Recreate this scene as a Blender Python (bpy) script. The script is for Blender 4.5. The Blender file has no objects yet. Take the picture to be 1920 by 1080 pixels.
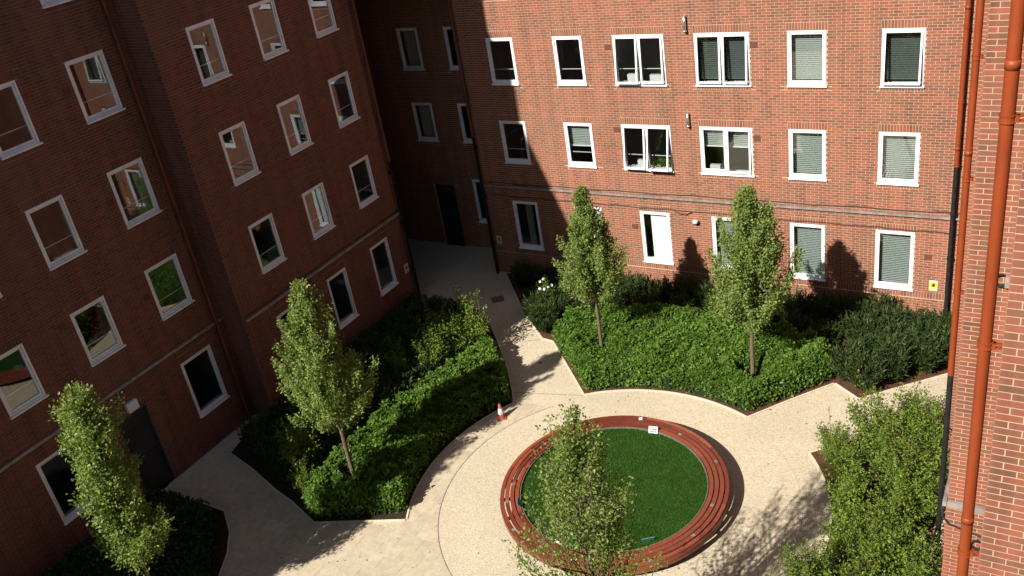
import bpy, math, random
import numpy as np
from mathutils import Vector, Matrix, Quaternion, noise as mnoise
R = math.radians
scene = bpy.context.scene
col = scene.collection
random.seed(7)
rng = np.random.default_rng(11)

# ------------------------------------------------------------------ camera
CAM = Vector((19.087, -24.399, 14.859))
YAW, PITCH, ROLL, FPX = R(-34.57), R(-27.56), R(-9.961), 1729.04
FWD = Vector((math.sin(YAW)*math.cos(PITCH), math.cos(YAW)*math.cos(PITCH), math.sin(PITCH)))
_r0 = Vector((math.cos(YAW), -math.sin(YAW), 0)); _u0 = _r0.cross(FWD)
RGT = _r0*math.cos(ROLL) + _u0*math.sin(ROLL); UPV = -_r0*math.sin(ROLL) + _u0*math.cos(ROLL)
cd = bpy.data.cameras.new('camera'); cam = bpy.data.objects.new('camera', cd); col.objects.link(cam)
m = Matrix.Identity(4)
for i in range(3):
    m[i][0], m[i][1], m[i][2], m[i][3] = RGT[i], UPV[i], -FWD[i], CAM[i]
cam.matrix_world = m
cd.sensor_fit = 'HORIZONTAL'; cd.sensor_width = 36; cd.lens = 36*FPX/1920
cd.clip_start = .1; cd.clip_end = 2000
scene.camera = cam

# ------------------------------------------------------------------ light
SUN = Vector((.31, 1.0, -.83)).normalized()
w = bpy.data.worlds.new('World'); scene.world = w; w.use_nodes = True
nt = w.node_tree; bg = nt.nodes['Background']
sky = nt.nodes.new('ShaderNodeTexSky'); sky.sky_type = 'NISHITA'; sky.sun_disc = False
sky.sun_elevation = math.asin(-SUN.z); sky.sun_rotation = math.atan2(-SUN.x, -SUN.y)
nt.links.new(sky.outputs[0], bg.inputs[0]); bg.inputs[1].default_value = .05
sl = bpy.data.lights.new('sun', 'SUN'); sl.energy = 5.0; sl.angle = R(.53); sl.color = (1, .95, .87)
so = bpy.data.objects.new('sun', sl); col.objects.link(so)
so.rotation_euler = SUN.to_track_quat('-Z', 'Y').to_euler(); so.location = (0, -40, 60)
vs = scene.view_settings; vs.view_transform = 'Standard'; vs.look = 'None'; vs.gamma = 1; vs.exposure = .95
vs.use_curve_mapping = False
scene.render.engine = 'CYCLES'
scene.cycles.max_bounces = 8; scene.cycles.diffuse_bounces = 1; scene.cycles.transmission_bounces = 4; scene.cycles.transparent_max_bounces = 12

# ------------------------------------------------------------------ helpers
def pix(p):
    d = Vector(p) - CAM; z = d.dot(FWD)
    return 960 + FPX*d.dot(RGT)/z, 540 - FPX*d.dot(UPV)/z, z
def tag(o, label, cat, group=None):
    o['label'] = label; o['category'] = cat
    if group: o['group'] = group
    return o
def kind(o, k):
    o['kind'] = k; return o
def empty(name, loc=(0, 0, 0), rz=0, parent=None):
    o = bpy.data.objects.new(name, None); col.objects.link(o); o.location = loc; o.rotation_euler = (0, 0, rz)
    o.empty_display_size = .2
    if parent: o.parent = parent
    return o
def link(name, me, parent=None, loc=(0, 0, 0), rot=(0, 0, 0)):
    o = bpy.data.objects.new(name, me); col.objects.link(o); o.location = loc; o.rotation_euler = rot
    if parent: o.parent = parent
    return o
def npmesh(name, V, F, mat, smooth=False):
    """V (n,3), F (m,k) of equal sided faces"""
    me = bpy.data.meshes.new(name); V = np.ascontiguousarray(V, np.float32); F = np.ascontiguousarray(F, np.int32)
    k = F.shape[1]
    me.vertices.add(len(V)); me.vertices.foreach_set('co', V.ravel())
    me.loops.add(F.size); me.loops.foreach_set('vertex_index', F.ravel())
    me.polygons.add(len(F)); me.polygons.foreach_set('loop_start', np.arange(0, F.size, k, dtype=np.int32))
    me.polygons.foreach_set('loop_total', np.full(len(F), k, np.int32))
    me.update(calc_edges=True)
    me.polygons.foreach_set('use_smooth', np.full(len(F), smooth, bool))
    if mat: me.materials.append(mat)
    return me
class MB:
    def __init__(s): s.v = []; s.f = []
    def add(s, v, f):
        n = len(s.v); s.v += [tuple(p) for p in v]; s.f += [tuple(i+n for i in q) for q in f]; return s
    def box(s, x0, x1, y0, y1, z0, z1, M=None):
        v = [Vector(p) for p in ((x0,y0,z0),(x1,y0,z0),(x1,y1,z0),(x0,y1,z0),(x0,y0,z1),(x1,y0,z1),(x1,y1,z1),(x0,y1,z1))]
        if M is not None: v = [M @ p for p in v]
        return s.add(v, [(0,3,2,1),(4,5,6,7),(0,1,5,4),(1,2,6,5),(2,3,7,6),(3,0,4,7)])
    def quad(s, a, b, c, d): return s.add([a, b, c, d], [(0, 1, 2, 3)])
    def tube(s, pts, rad, seg=8, cap=True):
        pts = [Vector(p) for p in pts]; n = len(pts)
        if not hasattr(rad, '__len__'): rad = [rad]*n
        rings = []; ref = None
        for i, p in enumerate(pts):
            t = (pts[min(i+1, n-1)] - pts[max(i-1, 0)]).normalized()
            if ref is None: ref = Vector((1, 0, 0)) if abs(t.x) < .9 else Vector((0, 1, 0))
            a = (ref - t*ref.dot(t)).normalized(); b = t.cross(a); ref = a
            rings.append([p + (a*math.cos(2*math.pi*k/seg) + b*math.sin(2*math.pi*k/seg))*rad[i] for k in range(seg)])
        v = [q for r in rings for q in r]; f = []
        for i in range(n-1):
            for k in range(seg):
                k2 = (k+1) % seg; f.append((i*seg+k, i*seg+k2, (i+1)*seg+k2, (i+1)*seg+k))
        if cap: f += [tuple(range(seg-1, -1, -1)), tuple((n-1)*seg+k for k in range(seg))]
        return s.add(v, f)
    def lathe(s, prof, seg=20, c=(0, 0, 0)):
        v = [(c[0]+r*math.cos(2*math.pi*k/seg), c[1]+r*math.sin(2*math.pi*k/seg), c[2]+z) for r, z in prof for k in range(seg)]; f = []
        for i in range(len(prof)-1):
            for k in range(seg):
                k2 = (k+1) % seg; f.append((i*seg+k, i*seg+k2, (i+1)*seg+k2, (i+1)*seg+k))
        return s.add(v, f)
    def arcbox(s, r0, r1, z0, z1, a0, a1, n=6, c=(0, 0)):
        v = []
        for i in range(n+1):
            a = a0 + (a1-a0)*i/n; ca, sa = math.cos(a), math.sin(a)
            for r, z in ((r0, z0), (r1, z0), (r1, z1), (r0, z1)): v.append((c[0]+r*ca, c[1]+r*sa, z))
        f = []
        for i in range(n):
            b = i*4
            for k in range(4): f.append((b+k, b+4+k, b+4+(k+1) % 4, b+(k+1) % 4))
        f += [(0, 1, 2, 3), (n*4+3, n*4+2, n*4+1, n*4)]
        return s.add(v, f)
    def mesh(s, name, mat, smooth=False):
        me = bpy.data.meshes.new(name); me.from_pydata(s.v, [], s.f)
        if smooth: me.polygons.foreach_set('use_smooth', [len(q) <= 4 for q in s.f])
        me.update()
        if mat: me.materials.append(mat)
        return me
    def build(s, name, mat, parent=None, smooth=False, loc=(0, 0, 0), rot=(0, 0, 0)):
        return link(name, s.mesh(name, mat, smooth), parent, loc, rot)

# ------------------------------------------------------------------ materials
def mat(name, base, rough=.7, spec=.3, metal=0.):
    mt = bpy.data.materials.new(name); mt.use_nodes = True; b = mt.node_tree.nodes['Principled BSDF']
    b.inputs['Base Color'].default_value = (*base, 1); b.inputs['Roughness'].default_value = rough
    b.inputs['Specular IOR Level'].default_value = spec; b.inputs['Metallic'].default_value = metal
    return mt
class NT:
    def __init__(s, mt): s.mt = mt; s.t = mt.node_tree; s.b = s.t.nodes.get('Principled BSDF')
    def n(s, typ, **kw):
        x = s.t.nodes.new(typ)
        for k, v in kw.items(): setattr(x, k, v)
        return x
    def l(s, a, b): s.t.links.new(a, b)
    def ramp(s, fac, stops):
        r = s.n('ShaderNodeValToRGB'); e = r.color_ramp.elements
        while len(e) < len(stops): e.new(.5)
        for q, (p, c) in zip(e, stops): q.position = p; q.color = (*c, 1)
        s.l(fac, r.inputs[0]); return r.outputs[0]
    def noise(s, scale, detail=4, rough=.6, vec=None):
        t = s.n('ShaderNodeTexNoise'); t.inputs['Scale'].default_value = scale; t.inputs['Detail'].default_value = detail
        t.inputs['Roughness'].default_value = rough
        if vec is not None: s.l(vec, t.inputs['Vector'])
        return t.outputs['Fac']
    def mix(s, f, a, b, blend='MIX'):
        x = s.n('ShaderNodeMix', data_type='RGBA', blend_type=blend)
        if isinstance(f, (int, float)): x.inputs[0].default_value = f
        else: s.l(f, x.inputs[0])
        for i, q in ((6, a), (7, b)):
            if isinstance(q, tuple): x.inputs[i].default_value = (*q, 1)
            else: s.l(q, x.inputs[i])
        return x.outputs[2]
    def pos(s): return s.n('ShaderNodeNewGeometry').outputs['Position']
    def rnd(s):
        g = s.n('ShaderNodeNewGeometry'); o = s.n('ShaderNodeObjectInfo')
        a = s.n('ShaderNodeMath', operation='ADD'); s.l(g.outputs['Random Per Island'], a.inputs[0]); s.l(o.outputs['Random'], a.inputs[1])
        f = s.n('ShaderNodeMath', operation='FRACT'); s.l(a.outputs[0], f.inputs[0]); return f.outputs[0]
    def bump(s, h, strength=.3, dist=.01):
        b = s.n('ShaderNodeBump'); b.inputs['Strength'].default_value = strength; b.inputs['Distance'].default_value = dist
        s.l(h, b.inputs['Height']); s.l(b.outputs[0], s.b.inputs['Normal'])

def brick_mat(name, tone=(.74, .60, .58)):
    mt = mat(name, (.3, .13, .08), .85, .2); q = NT(mt); P = q.pos()
    r = q.rnd()
    c = q.ramp(r, [(0, (.20, .112, .072)), (.25, (.265, .140, .088)), (.5, (.32, .146, .088)), (.75, (.375, .142, .086)), (1, (.41, .155, .09))])
    c = q.mix(q.ramp(q.noise(.45, 4, .6, P), [(.36, (0, 0, 0)), (.66, (1, 1, 1))]), c, q.mix(.5, c, (.27, .165, .10)))       # browner batches
    c = q.mix(q.ramp(q.noise(.9, 3, .6, P), [(.56, (0, 0, 0)), (.74, (1, 1, 1))]), c, q.mix(.45, c, (.45, .13, .075)))       # redder repaired patches
    mp = q.n('ShaderNodeMapping'); mp.inputs['Scale'].default_value = (2.2, 2.2, .16); q.l(P, mp.inputs[0])
    c = q.mix(1., c, q.ramp(q.noise(1.6, 4, .6, mp.outputs[0]), [(.34, (.72, .72, .72)), (.58, (1.03, 1.03, 1.03))]), 'MULTIPLY')   # rain streaks
    c = q.mix(q.ramp(q.noise(60, 4, .7, P), [(.3, (0, 0, 0)), (.75, (1, 1, 1))]), q.mix(.16, c, (.07, .04, .03)), c)
    c = q.mix(1., c, tone, 'MULTIPLY')
    q.l(c, q.b.inputs['Base Color']); q.bump(q.noise(140, 3, .6, P), .35, .004)
    return mt
M = {}
M['brick'] = brick_mat('brick_face')
M['brick_shaded'] = brick_mat('shade_toned_brick', (.55, .425, .46))  # darker brick copy, the left wing's shade is put into its colour
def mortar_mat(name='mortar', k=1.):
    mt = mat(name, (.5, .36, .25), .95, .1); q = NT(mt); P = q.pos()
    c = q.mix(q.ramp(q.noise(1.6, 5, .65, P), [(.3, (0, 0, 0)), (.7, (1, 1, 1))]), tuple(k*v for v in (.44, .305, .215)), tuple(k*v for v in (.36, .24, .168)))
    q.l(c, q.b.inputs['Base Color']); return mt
M['mortar'] = mortar_mat(); M['mortar_shaded'] = mortar_mat('shade_toned_mortar', .54)  # second mortar is darkened too, shade of the left wing in its colour
def farbrick():
    mt = mat('brick_coursed', (.3, .13, .08), .9, .1); q = NT(mt)
    t = q.n('ShaderNodeTexBrick'); t.inputs['Scale'].default_value = 4.44; t.inputs['Mortar Size'].default_value = .02
    t.inputs['Color1'].default_value = (.27, .11, .07, 1); t.inputs['Color2'].default_value = (.19, .09, .06, 1); t.inputs['Mortar'].default_value = (.38, .27, .2, 1)
    mp = q.n('ShaderNodeMapping'); mp.inputs['Rotation'].default_value = (R(90), 0, 0)
    tc = q.n('ShaderNodeTexCoord'); q.l(tc.outputs['Object'], mp.inputs[0]); q.l(mp.outputs[0], t.inputs[0]); q.l(t.outputs[0], q.b.inputs['Base Color'])
    return mt
M['coursed'] = farbrick()
def noisy(name, a, b, scale, rough=.7, spec=.3, bump=0, det=4, lo=.35, hi=.65, bd=.005, metal=0):
    mt = mat(name, a, rough, spec, metal); q = NT(mt); P = q.pos(); f = q.noise(scale, det, .6, P)
    q.l(q.ramp(f, [(lo, a), (hi, b)]), q.b.inputs['Base Color'])
    if bump: q.bump(f, bump, bd)
    return mt
M['upvc'] = noisy('white_upvc', (.74, .75, .76), (.64, .64, .64), 3, .35, .5)
M['room'] = noisy('room_paint', (.32, .32, .31), (.24, .24, .23), 1.3, .9, .1)
M['blind'] = mat('blind_slat', (.60, .655, .625), .55, .3)
M['blind_dark'] = mat('blind_slat_grey', (.16, .19, .18), .55, .3)
M['roller'] = mat('roller_blind', (.84, .85, .86), .8, .2)
M['rail'] = mat('rail_metal', (.55, .56, .56), .4, .5)
def glass():
    mt = bpy.data.materials.new('window_glass'); mt.use_nodes = True; t = mt.node_tree; t.nodes.clear()
    o = t.nodes.new('ShaderNodeOutputMaterial'); tr = t.nodes.new('ShaderNodeBsdfTransparent'); tr.inputs[0].default_value = (.80, .85, .83, 1)
    gl = t.nodes.new('ShaderNodeBsdfGlossy'); gl.inputs['Roughness'].default_value = .015; gl.inputs[0].default_value = (.95, .97, 1, 1)
    ge = t.nodes.new('ShaderNodeNewGeometry'); dp = t.nodes.new('ShaderNodeVectorMath'); dp.operation = 'DOT_PRODUCT'
    t.links.new(ge.outputs['Normal'], dp.inputs[0]); t.links.new(ge.outputs['Incoming'], dp.inputs[1])
    def mth(op, a, b=None):
        n = t.nodes.new('ShaderNodeMath'); n.operation = op
        for i, q in enumerate((a, b)):
            if q is None: continue
            if isinstance(q, (int, float)): n.inputs[i].default_value = q
            else: t.links.new(q, n.inputs[i])
        return n
    f5 = mth('POWER', mth('SUBTRACT', 1., mth('ABSOLUTE', dp.outputs['Value']).outputs[0]).outputs[0], 3.6)
    fr = mth('ADD', mth('MULTIPLY', f5.outputs[0], .84).outputs[0], .13)
    no = t.nodes.new('ShaderNodeTexNoise'); no.inputs['Scale'].default_value = 1.3; no.inputs['Detail'].default_value = 1
    bp = t.nodes.new('ShaderNodeBump'); bp.inputs['Strength'].default_value = .012; bp.inputs['Distance'].default_value = .05
    t.links.new(no.outputs['Fac'], bp.inputs['Height']); t.links.new(bp.outputs[0], gl.inputs['Normal'])
    mx = t.nodes.new('ShaderNodeMixShader'); t.links.new(fr.outputs[0], mx.inputs[0]); t.links.new(tr.outputs[0], mx.inputs[1]); t.links.new(gl.outputs[0], mx.inputs[2])
    t.links.new(mx.outputs[0], o.inputs[0]); return mt
M['glass'] = glass()
M['terracotta'] = noisy('terracotta_pipe_paint', (.225, .042, .010), (.18, .033, .009), 2.2, .5, .3)
M['terracotta_shaded'] = noisy('shade_toned_pipe_paint', (.15, .040, .022), (.11, .032, .02), 2.2, .55, .3)  # terracotta copy darkened in colour for the pipes standing in shade
M['blackpipe'] = noisy('black_pipe', (.010, .010, .010), (.018, .017, .016), 5, .75, .15)
M['galv'] = noisy('galvanised_steel', (.33, .31, .28), (.20, .18, .16), 6, .5, .5, metal=.3)
M['cable'] = mat('black_cable', (.02, .018, .016), .6, .3)
M['airbrick'] = noisy('airbrick', (.13, .055, .035), (.09, .045, .03), 30, .9, .1)
M['chrome'] = mat('steel_flue', (.72, .72, .72), .25, .5, .9)
M['door'] = noisy('dark_door', (.02, .022, .024), (.03, .03, .032), 4, .5, .4)
M['doorpane'] = mat('door_panel', (.03, .03, .032), .3, .5)
M['roof'] = noisy('roof_felt', (.10, .10, .10), (.15, .145, .14), 1.5, .95, .1)
M['lamp'] = mat('opal_lamp', (.7, .7, .74), .4, .5)
M['stone'] = noisy('edging_stone', (.60, .50, .36), (.48, .39, .28), 9, .85, .2)
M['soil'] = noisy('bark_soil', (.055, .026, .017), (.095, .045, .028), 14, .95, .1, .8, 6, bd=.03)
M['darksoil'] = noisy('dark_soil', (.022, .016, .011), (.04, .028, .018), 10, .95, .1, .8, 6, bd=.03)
M['bark'] = noisy('tree_bark', (.16, .115, .08), (.085, .06, .042), 22, .9, .15, .5, 5)
M['stem'] = noisy('stem_bark', (.13, .085, .05), (.07, .045, .03), 22, .9, .15)
def resin():
    mt = mat('resin_gravel', (.6, .47, .3), .85, .15); q = NT(mt); P = q.pos()
    v = q.n('ShaderNodeTexVoronoi'); v.inputs['Scale'].default_value = 38; q.l(P, v.inputs['Vector'])
    s = q.n('ShaderNodeSeparateColor'); q.l(v.outputs['Color'], s.inputs[0])
    c = q.ramp(s.outputs[0], [(0, (.32, .26, .175)), (.12, (.405, .34, .24)), (.5, (.445, .38, .278)), (.9, (.48, .415, .312)), (1, (.535, .48, .38))])
    big = q.ramp(q.noise(.45, 4, .6, P), [(.3, (.95, .94, .92)), (.7, (1.06, 1.05, 1.03))])
    c = q.mix(1., c, big, 'MULTIPLY')
    st = q.ramp(q.noise(2.2, 5, .7, P), [(.62, (1, 1, 1)), (.78, (.80, .77, .73))])
    c = q.mix(1., c, st, 'MULTIPLY')
    q.l(c, q.b.inputs['Base Color']); q.bump(v.outputs['Distance'], .5, .012); return mt
M['resin'] = resin()
def slabmat():
    mt = mat('paving_slab', (.5, .4, .27), .85, .2); q = NT(mt); P = q.pos(); r = q.rnd()
    c = q.ramp(r, [(0, (.41, .345, .25)), (.5, (.435, .37, .268)), (.95, (.455, .388, .284)), (1, (.52, .475, .385))])
    c = q.mix(1., c, q.ramp(q.noise(5, 5, .7, P), [(.32, (.80, .78, .75)), (.62, (1.04, 1.03, 1.02))]), 'MULTIPLY')
    q.l(c, q.b.inputs['Base Color']); q.bump(q.noise(45, 4, .6, P), .3, .006); return mt
M['slab'] = slabmat()
M['ground'] = noisy('outer_ground', (.10, .09, .08), (.14, .125, .11), 2, .95, .1)
def leafmat(name, stops, trans=.3, rough=.45, spec=.45, big=None):
    mt = mat(name, stops[0][1], rough, spec); q = NT(mt)
    c = q.ramp(q.rnd(), stops)
    if big: c = q.mix(1., c, q.ramp(q.noise(big, 3, .6, q.pos()), [(.33, (.72, .75, .70)), (.66, (1.12, 1.10, 1.02))]), 'MULTIPLY')
    q.l(c, q.b.inputs['Base Color'])
    tr = q.n('ShaderNodeBsdfTranslucent'); q.l(q.mix(1., c, (1.25, 1.3, .7), 'MULTIPLY'), tr.inputs[0])
    mx = q.n('ShaderNodeMixShader'); mx.inputs[0].default_value = trans
    out = [n for n in q.t.nodes if n.type == 'OUTPUT_MATERIAL'][0]
    q.l(q.b.outputs[0], mx.inputs[1]); q.l(tr.outputs[0], mx.inputs[2]); q.l(mx.outputs[0], out.inputs[0]); return mt
M['leaf_tree'] = leafmat('pear_leaf', [(0, (.12, .17, .034)), (.45, (.185, .25, .056)), (.85, (.245, .315, .084)), (1, (.32, .385, .14))], .44, .5, .3)
M['leaf_birch'] = leafmat('light_leaf', [(0, (.09, .135, .022)), (.45, (.145, .205, .038)), (.85, (.20, .265, .06)), (1, (.28, .34, .11))], .42, .5, .3)
M['leaf_hedge'] = leafmat('hedge_leaf', [(0, (.055, .112, .016)), (.4, (.098, .188, .026)), (.8, (.15, .252, .04)), (1, (.21, .32, .065))], .42, .5, .22, 1.1)
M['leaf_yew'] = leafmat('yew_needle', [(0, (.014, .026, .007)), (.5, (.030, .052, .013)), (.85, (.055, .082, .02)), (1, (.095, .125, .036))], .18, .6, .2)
M['leaf_shrub'] = leafmat('shrub_leaf', [(0, (.075, .125, .014)), (.4, (.125, .195, .024)), (.8, (.185, .262, .04)), (1, (.27, .35, .075))], .42, .5, .25, 1.3)
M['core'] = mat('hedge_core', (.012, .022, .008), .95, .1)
M['petal'] = mat('white_petal', (.85, .85, .82), .6, .3)
def grassmat():
    mt = leafmat('lawn_blade', [(0, (.030, .090, .011)), (.5, (.046, .122, .014)), (.88, (.064, .150, .021)), (1, (.12, .165, .036))], .35, .6, .15, 2.2); return mt
M['grass'] = grassmat()
M['lawnbase'] = noisy('lawn_soil', (.02, .06, .009), (.028, .078, .012), 8, .95, .1)
def timber():
    mt = mat('red_hardwood', (.3, .07, .04), .32, .5); q = NT(mt); P = q.pos()
    c = q.ramp(q.rnd(), [(0, (.115, .026, .015)), (.45, (.165, .037, .020)), (.8, (.20, .047, .024)), (1, (.26, .068, .032))])
    c = q.mix(1., c, q.ramp(q.noise(9, 5, .7, P), [(.3, (.75, .72, .70)), (.65, (1.08, 1.06, 1.05))]), 'MULTIPLY')
    q.l(c, q.b.inputs['Base Color']); q.bump(q.noise(35, 3, .6, P), .2, .003); return mt
M['timber'] = timber()
M['steel'] = noisy('grey_steel', (.30, .30, .29), (.20, .20, .19), 12, .5, .5, metal=.4)
M['plinth'] = mat('black_plinth', (.015, .014, .013), .8, .2)
M['orange'] = noisy('cone_orange', (.34, .085, .055), (.28, .07, .045), 12, .5, .4)
M['white'] = noisy('white_plastic', (.62, .61, .6), (.5, .49, .47), 10, .5, .4)
M['yellow'] = mat('sign_yellow', (.52, .42, .03), .5, .4)
M['black'] = mat('sign_black', (.02, .02, .02), .6, .3)
M['teal'] = mat('teal_board', (.10, .28, .30), .5, .4)
M['paper'] = mat('paper', (.62, .62, .62), .8, .2)
M['cover'] = noisy('cast_cover', (.16, .13, .10), (.09, .075, .06), 20, .7, .4)
M['terracotta_pot'] = mat('pot', (.4, .35, .28), .7, .2)

# ------------------------------------------------------------------ brick walls
CO = .075; BL = .225; J = .010
def clip_rects(rects, holes):
    out = []
    for r in rects:
        parts = [r]
        for hx0, hx1, hz0, hz1 in holes:
            nxt = []
            for (a, b, c, d) in parts:
                if a >= hx1-1e-4 or b <= hx0+1e-4 or c >= hz1-1e-4 or d <= hz0+1e-4: nxt.append((a, b, c, d)); continue
                if c >= hz0-.001 and d <= hz1+.001 or min(d, hz1)-max(c, hz0) > .5*(d-c):
                    if a < hx0-.03: nxt.append((a, hx0-J*.5, c, d))
                    if b > hx1+.03: nxt.append((hx1+J*.5, b, c, d))
                else:
                    if c < hz0-.015: nxt.append((a, b, c, hz0-J*.5))
                    elif d > hz1+.015: nxt.append((a, b, hz1+J*.5, d))
            parts = nxt
        out += parts
    return out
def brick_mesh(name, rects, outy, depth=.02, mk='brick'):
    r = np.array(rects, np.float32); n = len(r)
    yo = outy - rng.random(n).astype(np.float32)*.0018; yi = np.full(n, depth, np.float32)
    x0, x1, z0, z1 = r.T
    e = .0015
    V = np.stack([np.stack([x0, yi, z0], 1), np.stack([x1, yi, z0], 1), np.stack([x1, yi, z1], 1), np.stack([x0, yi, z1], 1),
                  np.stack([x0+e, yo, z0+e], 1), np.stack([x1-e, yo, z0+e], 1), np.stack([x1-e, yo, z1-e], 1), np.stack([x0+e, yo, z1-e], 1)], 1).reshape(-1, 3)
    q = np.array([(4, 5, 6, 7), (0, 1, 5, 4), (1, 2, 6, 5), (2, 3, 7, 6), (3, 0, 4, 7)])
    F = (q[None] + (np.arange(n)*8)[:, None, None]).reshape(-1, 4)
    return npmesh(name, V, F, M[mk])
one_brick = {k_: brick_mesh('brick', [(0, BL-J, 0, CO-J)], -.003, mk=k_) for k_ in ('brick', 'brick_shaded')}
ALLB = {}     # thing -> list of (wall object, rects)
def wall(thing, origin, rz, L, H, holes, zb, soldiers=(), phase=0., bricks=True, z0=0., quoin=0.):
    """holes: window openings (x0,x1,z0,z1); extra soldier rows in `soldiers` (x0,x1,z0,z1)"""
    wo = empty('wall', origin, rz, thing)
    xs = sorted({0., L, *[h[0] for h in holes], *[h[1] for h in holes]}); zs = sorted({z0, H, zb, *[h[2] for h in holes], *[h[3] for h in holes]})
    mb = MB(); up = MB()
    for i in range(len(xs)-1):
        for k in range(len(zs)-1):
            cx, cz = (xs[i]+xs[i+1])/2, (zs[k]+zs[k+1])/2
            if any(h[0] < cx < h[1] and h[2] < cz < h[3] for h in holes): continue
            (mb if cz < zb and bricks else up).quad((xs[i], 0, zs[k]), (xs[i+1], 0, zs[k]), (xs[i+1], 0, zs[k+1]), (xs[i], 0, zs[k+1]))
    for h in holes:      # reveals
        for a, b in (((h[0], h[2]), (h[1], h[2])), ((h[1], h[2]), (h[1], h[3])), ((h[1], h[3]), (h[0], h[3])), ((h[0], h[3]), (h[0], h[2]))):
            mb.quad((a[0], 0, a[1]), (a[0], .12, a[1]), (b[0], .12, b[1]), (b[0], 0, b[1]))
    if mb.f: mb.build('mortar_bed', M['mortar_shaded' if thing == left else 'mortar'], wo)
    if up.f: up.build('upper_brickwork', M['coursed'], wo)
    if not bricks: return wo
    ex = list(holes) + list(soldiers); rects = []
    z = 8.45 % CO + z0*0; k = 0
    z = 8.45 - CO*math.floor((8.45-z0)/CO)
    if z - z0 > .03: rects_extra = z0
    while z < zb - .01:
        k = round((z-8.45)/CO); off = (BL/2 if k % 2 else 0.) + phase
        x = -((-off) % BL) if off else 0.
        x = off - BL*math.ceil(off/BL)
        while x < L - .02:
            a, b = max(x, 0.), min(x+BL-J, L)
            if b-a > .03: rects.append((a, b, z, z+CO-J))
            x += BL
        z += CO
    rects = clip_rects(rects, ex)
    for (sx0, sx1, sz0, sz1) in soldiers:
        n = max(1, round((sx1-sx0)/CO)); p = (sx1-sx0)/n
        rects += [(sx0+i*p+J/2, sx0+(i+1)*p-J/2, sz0+J/2, sz1-J/2) for i in range(n)]
    ALLB.setdefault(thing.name, []).append((wo, origin, rz, rects))
    return wo
def visible(p, blockers):
    x, y, z = pix(p)
    if not (0 < x < 1920 and 0 < y < 1080): return None
    for (a, b, c, d) in blockers:
        if a < x < b and c < y < d: return None
    return z
def finish_bricks(thing, n=300, blockers=(), mk='brick'):
    """the bricks that show largest become objects of their own, the others stay joined wall by wall"""
    items = []
    for wi, (wo, org, rz, rects) in enumerate(ALLB[thing.name]):
        c, s = math.cos(rz), math.sin(rz)
        for ri, r in enumerate(rects):
            if abs((r[1]-r[0]) - (BL-J)) > 1e-3 or abs((r[3]-r[2]) - (CO-J)) > 1e-3: continue
            lx = (r[0]+r[1])/2; p = (org[0]+c*lx, org[1]+s*lx, org[2]+(r[2]+r[3])/2)
            nrm = Vector((math.sin(rz), -math.cos(rz), 0)); v = CAM - Vector(p)
            if v.dot(nrm) <= 0: continue
            z = visible(p, blockers)
            if z is None: continue
            items.append((z/abs(v.normalized().dot(nrm))**.5, wi, ri))
    items.sort(); pick = {}
    for _, wi, ri in items[:n]: pick.setdefault(wi, set()).add(ri)
    for wi, (wo, org, rz, rects) in enumerate(ALLB[thing.name]):
        sel = pick.get(wi, set())
        for ri in sel:
            r = rects[ri]; link('brick', one_brick[mk], wo, (r[0], rng.random()*-.0018, r[2]))
        rest = [r for i, r in enumerate(rects) if i not in sel]
        if rest: kind(link('brickwork', brick_mesh('brickwork', rest, -.003, mk=mk), wo), 'stuff')

# ------------------------------------------------------------------ windows
WCACHE = {}
def cached(key, fn):
    if key not in WCACHE: WCACHE[key] = fn()
    return WCACHE[key]
def ring(mb, x0, x1, z0, z1, t, y0, y1, tb=None):
    tb = t if tb is None else tb
    mb.box(x0, x0+t, y0, y1, z0, z1); mb.box(x1-t, x1, y0, y1, z0, z1)
    mb.box(x0+t, x1-t, y0, y1, z1-t, z1); mb.box(x0+t, x1-t, y0, y1, z0, z0+tb)
def blind_mesh(wd, z0, z1, mt, name):
    mb = MB(); p = .056; n = int((z1-z0)/p)
    for i in range(n):
        z = z1 - i*p
        mb.box(0, wd, .0, .004, -p*.48, p*.48, Matrix.Translation((0, 0, z-p/2)) @ Matrix.Rotation(R(28), 4, 'X'))
    mb.box(0, wd, -.012, .016, z1, z1+.03)
    return mb.mesh(name, mt)
def room_mesh(wd, h):
    mb = MB(); x0, x1, z0, z1, y0, y1 = -.45, wd+.45, -.75, h+.25, .125, 2.6
    mb.quad((x0, y1, z0), (x1, y1, z0), (x1, y1, z1), (x0, y1, z1))
    for a, b in (((x0, z0), (x1, z0)), ((x1, z0), (x1, z1)), ((x1, z1), (x0, z1)), ((x0, z1), (x0, z0))):
        mb.quad((a[0], y0, a[1]), (b[0], y0, b[1]), (b[0], y1, b[1]), (a[0], y1, a[1]))
    for a, b, c, d in ((x0, 0, z0, z1), (wd, x1, z0, z1), (0, wd, z0, 0), (0, wd, h, z1)):
        mb.quad((a, y0, c), (b, y0, c), (b, y0, d), (a, y0, d))
    return mb.mesh('room', M['room'])
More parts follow.
